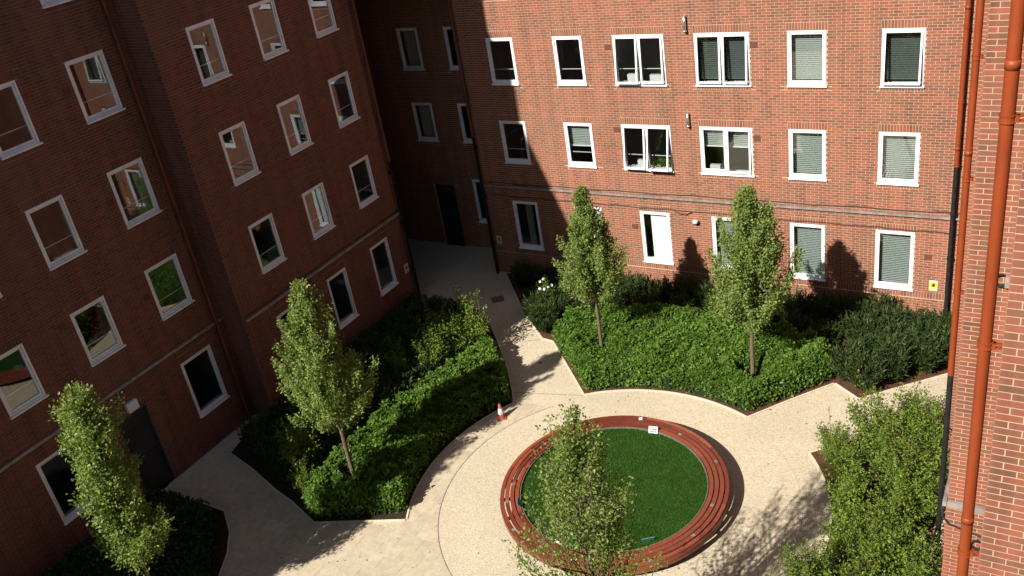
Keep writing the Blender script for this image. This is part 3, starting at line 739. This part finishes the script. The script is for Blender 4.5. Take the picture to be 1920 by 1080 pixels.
tree((7.95, -4.21), 5.42, 2.3, .88, 'slim ovate young tree before the left half of the sunlit back wall', 22, 160, 175, trunk=.055, prof=pear(.90, .26, 1.5, .82), jag=.28)
tree((4.30, -11.43), 6.05, 2.25, .90, 'tall pointed young tree on a pale trunk in the left hedge bed', 23, 165, 185, trunk=.06, prof=pear(1.02, .28, 1.35, .8), jag=.42)
def prof_t1(t): return .80*(.55+.45*math.sin(t*9.2+.4)**2)*(1-.35*t)*(1 if t < .9 else (1-t)*8+.2)
tree((3.47, -16.88), 6.4, 2.35, .66, 'narrow ragged young tree at the lower left in deep shade', 24, 135, 165, trunk=.05, prof=prof_t1, lean=(.1, .15), jag=.45, fat=.12)
def prof_t5(t): return 1.12*((.7+.3*t/.3) if t < .3 else max(0., 1-((t-.3)/.7)**1.9)*.92+.08)
tree((13.08, -14.80), 6.68, 2.9, 1.0, 'loose feathery multi stemmed tree in front of the round bench', 25, 112, 100, mt='leaf_birch', L=.054, W=.035, trunk=.03, prof=prof_t5, stems=5, fat=.12, rise=1.2, jag=.5)

def hedge(name, label, poly, hfun, N, mt, L, W, seed, inset=.12, edge=.28, clumpf=2.6, amp=.24, holes=(), group=None, droop=.1, up=.8):
    g = np.random.default_rng(seed)
    xs = [p[0] for p in poly]; ys = [p[1] for p in poly]
    X = []; Y = []; ED = []
    while sum(map(len, X)) < N:
        x = g.uniform(min(xs), max(xs), N); y = g.uniform(min(ys), max(ys), N)
        d, ins = edge_d(x, y, poly); k = ins & (d > inset)
        for hx, hy, hr_ in holes: k &= (np.hypot(x-hx, y-hy) > hr_)
        for hx, hy, hr_ in holes: d = np.minimum(d, np.hypot(x-hx, y-hy)-hr_+inset)
        X.append(x[k]); Y.append(y[k]); ED.append(d[k]-inset)
    X = np.concatenate(X)[:N]; Y = np.concatenate(Y)[:N]; ED = np.concatenate(ED)[:N]
    def top(x, y, e):
        n1 = mnoise.noise((x*clumpf, y*clumpf, seed*3.1)); n2 = mnoise.noise((x*clumpf*2.6, y*clumpf*2.6, seed*1.7)); n3 = mnoise.noise((x*.6, y*.6, seed*.37))
        sh = min(1., e/edge); sh = math.sqrt(max(0., 1-(1-sh)**2))
        vd = mnoise.voronoi((x*3.2+n1*.5, y*3.2+n2*.4, seed*1.3))[0][0]
        return max(.06, hfun(x, y)*(.50+.50*sh)*(1+.14*n3) + amp*(n1*.5+n2*.35) + amp*1.5*(.42-vd))
    T = np.array([top(x, y, e) for x, y, e in zip(X, Y, ED)])
    side = ED < edge*.45
    u = g.random(N)
    Z = np.where(side, T*(.12+.9*u**.8), T - .10*u**2)
    # dips between the clumps: normal from the height gradient
    e = .04
    gx = np.array([top(x+e, y, d_)-top(x-e, y, d_) for x, y, d_ in zip(X, Y, ED)])/(2*e); gy = np.array([top(x, y+e, d_)-top(x, y-e, d_) for x, y, d_ in zip(X, Y, ED)])/(2*e)
    D = np.stack([-gx*.7, -gy*.7, np.full(N, up)], 1) + g.normal(0, .35, (N, 3)); D = unit(D)
    P = np.stack([X, Y, Z], 1) + g.normal(0, .018, (N, 3))
    o = empty(name, (float(np.mean(X)), float(np.mean(Y)), .02)); tag(o, label, 'hedge', group)
    c = np.array([o.location.x, o.location.y, .0])
    link('leaves', leaves_mesh('leaves', P-c, D, M[mt], L, W, .65, droop, g), o, (0, 0, -.02))
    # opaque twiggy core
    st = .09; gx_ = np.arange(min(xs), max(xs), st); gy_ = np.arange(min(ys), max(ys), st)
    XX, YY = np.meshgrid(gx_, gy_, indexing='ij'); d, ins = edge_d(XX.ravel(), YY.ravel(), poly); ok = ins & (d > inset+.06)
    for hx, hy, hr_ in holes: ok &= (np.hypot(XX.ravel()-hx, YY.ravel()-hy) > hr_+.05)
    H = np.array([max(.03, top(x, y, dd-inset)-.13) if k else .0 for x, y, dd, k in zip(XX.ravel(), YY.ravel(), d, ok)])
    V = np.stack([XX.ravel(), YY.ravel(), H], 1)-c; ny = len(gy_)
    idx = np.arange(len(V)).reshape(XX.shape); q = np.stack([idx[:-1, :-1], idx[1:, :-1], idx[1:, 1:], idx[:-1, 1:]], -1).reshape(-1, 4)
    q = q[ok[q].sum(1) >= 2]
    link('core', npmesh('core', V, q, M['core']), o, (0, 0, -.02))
    return o
arcb = arc(4.50, ang(8.3, -5.85), ang(12.7, -5.42), 16)
HED_BACK = [(6.06, -3.74), (8.19, -5.92)] + arcb + [(12.76, -5.40), (13.48, -4.53), (14.35, -3.46), (14.0, -2.4), (12.4, -2.0), (10, -1.85), (8.3, -2.05), (6.15, -2.8)]
hedge('hedge', 'broad bright green leafy hedge bed beneath the back wall, curving round the circle', HED_BACK, lambda x, y: .62+.07*min(3., max(0, y+5.4)), 80000, 'leaf_hedge', .09, .06, 31, inset=.03, holes=((12.42, -4.3, .34), (7.95, -4.3, .16)))
arcl = arc(5.10, ang(6.02, -6.75), ang(5.76, -12.05)+360, 18)
HED_LEFT = [(4.4, -4.6), (5.3, -5.50), (6.07, -6.52)] + arcl + [(4.16, -12.87), (3.5, -12.55), (3.35, -11.4), (3.3, -9.4), (3.65, -7.3)]
hedge('hedge', 'crescent of bright green leafy hedge round the left of the circular path', HED_LEFT, lambda x, y: .66, 56000, 'leaf_hedge', .09, .06, 32, inset=.03, holes=((4.30, -11.5, .22),))
HED_DARK = [(.15, -3.0), (3.0, -3.2), (4.3, -4.8), (3.55, -7.3), (3.2, -9.4), (3.2, -12.2), (2.2, -12.05), (1.0, -11.6), (-.1, -11.3), (.1, -9.7)]
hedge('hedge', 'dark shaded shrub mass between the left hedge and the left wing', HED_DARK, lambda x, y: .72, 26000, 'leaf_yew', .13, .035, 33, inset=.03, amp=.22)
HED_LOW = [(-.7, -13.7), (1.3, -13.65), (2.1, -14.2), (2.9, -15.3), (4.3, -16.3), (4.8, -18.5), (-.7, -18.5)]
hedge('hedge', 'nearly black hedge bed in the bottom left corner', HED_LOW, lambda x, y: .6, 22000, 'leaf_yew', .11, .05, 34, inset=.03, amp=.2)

# yew shrubs: upright feathery sprays, three shapes, every shrub its own thing
def yew_proto(seed, h=1.15, r=.5, n=130):
    g = np.random.default_rng(seed); P = []; D = []
    for s in range(n):
        th = g.random()*2*math.pi; q = math.sqrt(g.random()); top = h*(.55+.55*g.random())*(1-.25*q)
        bx, by = r*.35*q*math.cos(th), r*.35*q*math.sin(th); ex, ey = r*1.15*q*math.cos(th), r*1.15*q*math.sin(th)
        k = 26
        t = np.sort(g.random(k)); z = top*(.15+.85*t); x = bx+(ex-bx)*t**1.4+.05*np.sin(t*4+th); y = by+(ey-by)*t**1.4
        P.append(np.stack([x, y, z], 1)); d = np.stack([np.full(k, math.cos(th)*.55)+g.normal(0, .45, k), np.full(k, math.sin(th)*.55)+g.normal(0, .45, k), np.full(k, .9)], 1); D.append(d)
    P = np.concatenate(P); D = unit(np.concatenate(D))
    fol = leaves_mesh('foliage', P, D, M['leaf_yew'], .15, .03, .35, 0., g)
    mb = MB()
    for s in range(9):
        th = s*.7; mb.tube([(0.03*math.cos(th), .03*math.sin(th), 0), (r*.3*math.cos(th), r*.3*math.sin(th), h*.45), (r*.55*math.cos(th), r*.55*math.sin(th), h*.8)], [.016, .012, .005], 5)
    return fol, mb.mesh('stems', M['stem'])
def copy_thing(protos, i, loc, rz, sc, name, label, cat, group):
    o = empty(name, loc, rz); o.scale = (sc, sc, sc*random.uniform(.92, 1.1)); tag(o, label, cat, group)
    for nm, me in protos[i % len(protos)]: link(nm, me, o)
    return o
ORD = ['first', 'second', 'third', 'fourth', 'fifth', 'sixth', 'seventh', 'eighth', 'ninth', 'tenth', 'eleventh', 'twelfth', 'thirteenth', 'fourteenth', 'fifteenth', 'sixteenth', 'seventeenth', 'eighteenth', 'nineteenth', 'twentieth']
YP = [[('foliage', a), ('stems', b)] for a, b in (yew_proto(s) for s in (51, 52, 53, 54))]
GY = 'yew shrubs in front of the back wall'
k = 0
for i, x in enumerate(np.linspace(3.4, 16.8, 17)):
    copy_thing(YP, i, (float(x)+random.uniform(-.1, .1), -.72+random.uniform(-.1, .1), .02), random.uniform(0, 6.28), random.uniform(.82, .98), 'yew_shrub', f'dark yew shrub in the row against the back wall, {ORD[i]} from the left', 'shrub', GY)
sp = [(14.75, -3.35), (15.15, -3.55), (15.75, -2.95), (16.4, -2.35), (17.0, -1.85), (15.0, -2.55), (15.65, -2.2), (16.3, -1.6), (14.7, -1.75), (15.4, -1.4)]
for i, (x, y) in enumerate(sp):
    copy_thing(YP, i+1, (x, y, .02), random.uniform(0, 6.28), random.uniform(.88, 1.05), 'yew_shrub', f'feathery yew in the clump right of the back hedge, {ORD[i]} from its front corner', 'shrub', GY)
sp = [(5.55, -3.3), (5.0, -2.75), (5.75, -2.7), (4.6, -2.1), (5.3, -2.0), (6.3, -2.2), (7.2, -1.75), (8.3, -1.6), (9.4, -1.5), (10.6, -1.5), (11.8, -1.6), (12.9, -1.8), (13.8, -2.0)]
for i, (x, y) in enumerate(sp):
    copy_thing(YP, i+2, (x, y, .02), random.uniform(0, 6.28), random.uniform(.78, .95), 'yew_shrub', f'dark yew shrub between the back hedge and the wall row, {ORD[i]} from the shaded path', 'shrub', GY)

# leafy shrubs of the right-hand bed
def shrub_proto(seed, h=1.75, r=.62, n=46, L=.066, W=.038, per=58, mt='leaf_shrub'):
    g = np.random.default_rng(seed); P = []; D = []; mb = MB()
    for s in range(n):
        th = g.random()*2*math.pi; q = math.sqrt(g.random()); top = h*(.5+.5*g.random())*(1-.3*q*q)*(1.35 if s % 9 == 0 else 1.)
        b = np.array([.12*math.cos(th)*q, .12*math.sin(th)*q, 0.]); e = np.array([r*q*math.cos(th), r*q*math.sin(th), top]); c = np.array([r*.45*q*math.cos(th), r*.45*q*math.sin(th), top*.62])
        t = (.12+.88*np.sort(g.random(per)**.8))[:, None]; pt = (1-t)**2*b + 2*t*(1-t)*c + t*t*e
        P.append(pt + g.normal(0, .055, (per, 3))); d = g.normal(0, .6, (per, 3)); d[:, 2] += .35; d[:, :2] += np.array([math.cos(th), math.sin(th)])*.4; D.append(d)
        if s % 2 == 0: mb.tube([b, (b+2*c+e)/4, e], [.010, .007, .003], 4)
    return leaves_mesh('foliage', np.concatenate(P), unit(np.concatenate(D)), M[mt], L, W, .5, .1, g), mb.mesh('stems', M['stem'])
SP = [[('foliage', a), ('stems', b)] for a, b in (shrub_proto(s) for s in (61, 62, 63, 64))]
GS = 'leafy shrubs in the right-hand bed'
rows = [('along the curved path edge', [(15.05, -6.55), (15.35, -7.2), (15.75, -8.0), (15.95, -8.85), (16.0, -9.7), (15.75, -10.6), (15.45, -11.4), (15.1, -12.1), (14.8, -12.8)]),
        ('in the right bed middle row', [(15.75, -5.9), (16.25, -6.9), (16.65, -7.8), (16.75, -8.8), (16.75, -9.8), (16.6, -10.8), (16.35, -11.8), (16.1, -12.8)]),
        ('beside the right wing wall', [(16.55, -5.15), (17.1, -5.9), (17.2, -7.0), (17.25, -8.2), (17.35, -9.9), (17.5, -10.9), (17.3, -12.0)])]
for rn, pts in rows:
    for i, (x, y) in enumerate(pts):
        copy_thing(SP, i, (x+random.uniform(-.08, .08), y+random.uniform(-.08, .08), .02), random.uniform(0, 6.28), random.uniform(.8, 1.05)*(.85 if rn.startswith('along') else 1), 'leafy_shrub', f'arching green shrub {rn}, {ORD[i]} from its far end', 'shrub', GS)
# taller sprigs catching the sun in the left bed
GL = 'tall sprigs rising from the left bed'
for i, (x, y, s, d) in enumerate([(3.3, -5.6, 1.1, 'nearest the shaded path junction'), (3.9, -5.0, 1.2, 'beside the shaded path'), (2.7, -7.1, .75, 'in the middle of the dark mass'), (3.35, -6.4, .95, 'just behind the hedge crest'), (2.6, -11.5, 1.0, 'left of the pale trunk'), (3.35, -12.2, .62, 'at the front corner by the paving'), (2.9, -10.2, .6, 'behind the pale trunk')]):
    copy_thing(SP, i, (x, y, .02), random.uniform(0, 6.28), s, 'leafy_shrub', f'thin leafy sprig {d} in the left bed', 'shrub', GL)
# bamboo canes
for i, (x, y, h) in enumerate([(4.15, -4.75, 1.75), (4.32, -4.62, 1.55), (3.85, -5.0, 1.45)]):
    tag(MB().tube([(0, 0, 0), (.04, .03, h*.5), (.02, .08, h)], [.012, .011, .009], 6).build('cane', M['stem'], None, True, (x, y, .02)), f'thin pale cane standing by the shaded path, {["tallest", "middle", "shortest"][i]} of three', 'cane', 'pale canes by the shaded path')
# white blossom
fl = empty('flowering_shrub', (5.15, -2.25, .02)); tag(fl, 'shrub with white blossom heads left of the slim tree', 'shrub')
for nm, me in SP[1]:
    o = link(nm, me, fl); o.scale = (.55, .55, .75)
g = random.Random(4)
for i in range(6):
    mb = MB(); c = Vector((.15+g.uniform(-.35, .35), -.1+g.uniform(-.3, .3), 1.15+g.uniform(-.2, .25)))
    for q in range(14):
        d_ = Vector((g.gauss(0, 1), g.gauss(0, 1), g.gauss(0, 1)))  .normalized()*.035; t_ = d_.orthogonal().normalized()*.025; u_ = d_.cross(t_).normalized()*.025
        mb.quad(c+d_-t_-u_, c+d_+t_-u_, c+d_+t_+u_, c+d_-t_+u_)
    mb.build('blossom', M['petal'], fl)

# ------------------------------------------------------------------ round bench and lawn
bench = empty('circular_bench', (CX, CY, 0)); tag(bench, 'round red hardwood slatted bench encircling the lawn', 'bench')
rings = [(2.225, 2.318, .425, .462), (2.345, 2.438, .428, .465), (2.465, 2.558, .428, .465), (2.585, 2.672, .414, .452), (2.655, 2.69, .325, .400), (2.648, 2.682, .230, .305)]
for ri, (r0, r1, z0, z1) in enumerate(rings):
    n = 8; ph = (ri*.37) % 1
    for k in range(n):
        a0 = 2*math.pi*(k+ph)/n; a1 = 2*math.pi*(k+1+ph)/n - .0012
        MB().arcbox(r0, r1, z0, z1, a0, a1, 12).build('slat', M['timber'], bench)
for k in range(24):
    a = 2*math.pi*k/24; MB().box(2.2, 2.645, -.012, .012, .33, .42).build('support_arm', M['plinth'], bench, rot=(0, 0, a))
for k, (a, rr) in enumerate(((70, 2.39), (38, 2.51), (2, 2.39), (-22, 2.51), (-48, 2.62), (-62, 2.39), (200, 2.39), (214, 2.51), (236, 2.62), (160, 2.39))):
    MB().box(-.035, .035, -.04, .04, .455, .4675).build('steel_plate', M['steel'], bench, loc=(rr*math.cos(R(a)), rr*math.sin(R(a)), 0), rot=(0, 0, R(a)))
MB().arcbox(2.185, 2.205, .0, .45, 0, 2*math.pi, 96).build('inner_edging', M['cover'], bench)
MB().arcbox(2.21, 2.28, .011, .40, 0, 2*math.pi, 96).build('plinth', M['plinth'], bench)
lawn = kind(MB().add([(CX+2.19*math.cos(2*math.pi*i/64), CY+2.19*math.sin(2*math.pi*i/64), .395) for i in range(64)], [tuple(range(64))]).build('lawn', M['lawnbase']), 'structure')
N = 70000; th = rng.random(N)*2*math.pi; rr = 2.17*np.sqrt(rng.random(N))
P = np.stack([CX+rr*np.cos(th), CY+rr*np.sin(th), np.full(N, .393)], 1); D = rng.normal(0, .45, (N, 3)); D[:, 2] = 1
gr = link('grass', leaves_mesh('grass', P, unit(D), M['grass'], .038, .011, .3)); kind(gr, 'stuff'); gr['label'] = 'short dense green lawn inside the round bench'; gr['category'] = 'grass'

g = np.random.default_rng(77); N = 170
lx = np.concatenate([g.uniform(4.4, 15.5, N), g.uniform(1.5, 6.8, N//3)]); ly = np.concatenate([g.uniform(-14.5, -3.2, N), g.uniform(-15, -11, N//3)])
okk = np.hypot(lx-CX, ly-CY) > 2.75
for P_ in (BED_BACK, BED_LEFT, BED_RIGHT, BED_LOW): okk &= ~edge_d(lx, ly, P_)[1]
P = np.stack([lx, ly, np.full(len(lx), .017)], 1)[okk]; D = g.normal(0, 1, (len(P), 3)); D[:, 2] = .12
M['litter'] = leafmat('dry_leaf', [(0, (.03, .02, .012)), (.6, (.08, .05, .025)), (1, (.16, .12, .05))], .1, .8, .1)
lt = kind(link('leaf_litter', leaves_mesh('leaf_litter', P, unit(D), M['litter'], .042, .026, .1, 0, g)), 'stuff'); lt['label'] = 'scattered dry leaves and specks on the pale paths'; lt['category'] = 'leaf litter'
# ------------------------------------------------------------------ small things
cone = empty('traffic_cone', (6.46, -7.65, .008)); cone.scale = (.88, .88, .9); tag(cone, 'orange and white traffic cone on the dappled path', 'traffic cone')
MB().box(-.15, .15, -.15, .15, 0, .028).build('base', M['orange'], cone, rot=(0, 0, .5))
MB().lathe([(.125, .028), (.118, .05), (.098, .16)], 20).build('lower_body', M['orange'], cone, True)
MB().lathe([(.0985, .16), (.062, .36)], 20).build('reflective_sleeve', M['white'], cone, True)
MB().lathe([(.0615, .36), (.036, .50), (.03, .505), (.0, .505)], 20).build('tip', M['orange'], cone, True)
def board(name, loc, rz, wd, h, tilt, mt, label, cat, lines):
    o = empty(name, loc, rz); tag(o, label, cat)
    Mx = Matrix.Rotation(R(tilt), 4, 'X')
    p = MB().box(-wd/2, wd/2, -.004, .004, .03, .03+h, Mx).build('panel', mt, o)
    for i, (a, b, z, t) in enumerate(lines): MB().box(a*wd, b*wd, -.006, -.0042, .03+z*h, .03+(z+t)*h, Mx).build('print_line', M['black'], p)
    for s in (-1, 1): MB().box(s*wd*.35-.006, s*wd*.35+.006, -.003, .003, -.03, .03).build('stake', M['steel'], o)
    return o
board('notice_board', (10.90, -7.50, .40), R(8), .23, .17, -32, M['paper'], 'white printed notice leaning at the far edge of the lawn', 'notice', [(-.40, .36, .76, .10), (-.42, .42, .50, .16), (-.42, .10, .18, .14), (.18, .42, .16, .18)])
board('notice_board', (9.05, -10.95, .40), R(120), .26, .18, -30, M['teal'], 'pale teal notice at the left edge of the lawn', 'notice', [(-.4, .4, .7, .06), (-.4, .3, .4, .06)])
board('notice_board', (12.20, -10.98, .40), R(215), .28, .18, -30, M['teal'], 'pale teal notice at the near right edge of the lawn', 'notice', [(-.4, .4, .7, .06), (-.4, .3, .4, .06)])
tag(MB().box(-.045, .045, -.05, .05, 0, .012).build('paper_scrap', M['paper'], loc=(10.40, -7.08, .468), rot=(0, 0, .3)), 'small white card lying on the far side of the bench', 'litter')
c_ = MB().add([(-.06, -.04, .0), (.05, -.05, .02), (.07, .03, .0), (-.01, .06, .03), (0, 0, .05)], [(0, 1, 4), (1, 2, 4), (2, 3, 4), (3, 0, 4), (0, 3, 2, 1)]).build('paper_scrap', M['paper'], loc=(10.98, -12.10, .468))
tag(c_, 'crumpled white paper on the near side of the bench', 'litter')
tag(MB().box(-.02, .34, -.05, .0, .0, .03).build('board_strip', M['white'], loc=(10.35, -11.72, .455), rot=(0, 0, R(-12))), 'white strip lying along the near inner edge of the bench', 'strip')
def wallsign(x, z, wd, h, label, col_, loc, rz):
    o = MB().box(-wd/2, wd/2, -.018, -.008, -h/2, h/2).build('warning_sign', M['white'], None, loc=loc, rot=(0, 0, rz)); tag(o, label, 'sign')
    MB().box(-wd*.44, wd*.44, -.0215, -.0185, -h*.18, h*.36).build('pictogram_field', col_, o)
    p = MB(); y = -.0235
    p.add([(-.06*wd/.27*1.0, y, .02*h), (.10*wd/.27*.6, y, .02*h), (.02, y, h*.3)], [(0, 1, 2)]); p.quad((-wd*.2, y, -h*.1), (-wd*.02, y, -h*.1), (wd*.06, y, h*.08), (-wd*.06, y, h*.08)); p.quad((wd*.05, y, -h*.1), (wd*.2, y, -h*.12), (wd*.14, y, h*.05), (wd*.02, y, h*.05))
    p.build('pictogram', M['black'], o)
    MB().box(-wd*.44, wd*.44, -.0215, -.0185, -h*.44, -h*.24).build('text_field', col_, o)
    return o
wallsign(0, 0, .22, .32, 'yellow and white warning sign on the sunlit wall beside the drainpipes', M['yellow'], (16.23, 0, 1.33), 0)
wallsign(0, 0, .20, .30, 'small sign on the shaded end of the back wall', M['yellow'], (2.10, 0, 1.33), 0)
wallsign(0, 0, .22, .32, 'dim yellow sign on the shaded left wing near the dark corner', M['yellow'], (0, -2.79, 1.38), R(90))
cc = empty('security_camera', (9.47, -.01, 2.70)); tag(cc, 'white dome security camera above the back hedge', 'camera')
MB().lathe([(.085, .0), (.085, .05), (.07, .07), (0, .07)], 18).build('housing', M['white'], cc, True, (0, -.09, 0))
MB().lathe([(.0, -.065), (.04, -.055), (.065, -.02), (.07, .0)], 18).build('dome', M['black'], cc, True, (0, -.09, 0))
MB().box(-.03, .03, -.05, .0, .02, .06).build('arm', M['white'], cc)
em = mat('fluorescent_tube', (.9, .9, .9)); em.node_tree.nodes['Principled BSDF'].inputs['Emission Color'].default_value = (.95, 1, .95, 1); em.node_tree.nodes['Principled BSDF'].inputs['Emission Strength'].default_value = 1.6
tag(MB().box(7.55, 8.75, 1.35, 1.47, 8.28, 8.34).build('strip_light', em), 'lit fluorescent strip seen through the upper open double window', 'lamp')
# things on the sill of the double windows
def pot(x, y, z, s, label):
    o = empty('pot_plant', (x, y, z)); tag(o, label, 'plant')
    MB().lathe([(0, 0), (.05, 0), (.065, .11), (.055, .11), (.05, .09), (0, .09)], 14).build('pot', M['white'], o, True)
    g = np.random.default_rng(int(x*100)); P = np.array([[0, 0, .12]])+g.normal(0, 1, (160, 3))*np.array([.07, .03, .05])*s; D = g.normal(0, 1, (160, 3)); D[:, 2] += .8
    link('foliage', leaves_mesh('foliage', P, unit(D), M['leaf_shrub'], .08, .045, .4, 0, g), o)
pot(8.35, .19, 4.345, 1.5, 'green pot plant on the sill of the open double window above the band')
pot(8.62, .20, 4.345, .9, 'small pot plant at the right jamb of the open double window')
for i, (x, z, wd, h, lb) in enumerate(((7.80, 4.345, .34, .20, 'white box on the sill of the lower open double window, left half'), (7.72, 7.02, .32, .22, 'white box on the sill of the upper open double window, left half'), (8.45, 7.02, .36, .20, 'white box on the sill of the upper open double window, right half'), (10.1, 4.345, .3, .16, 'pale box on the sill of the half blinded double window'))):
    o = MB().box(-wd/2, wd/2, -.06, .06, 0, h).build('sill_box', M['white'], loc=(x, .22, z)); tag(o, lb, 'box')
print('objects', len(bpy.data.objects), 'slabs', nsl, 'tris', sum(sum(len(p.vertices)-2 for p in me.polygons) for me in bpy.data.meshes if len(me.polygons) < 2000) + sum(len(me.polygons)*2 for me in bpy.data.meshes if len(me.polygons) >= 2000))
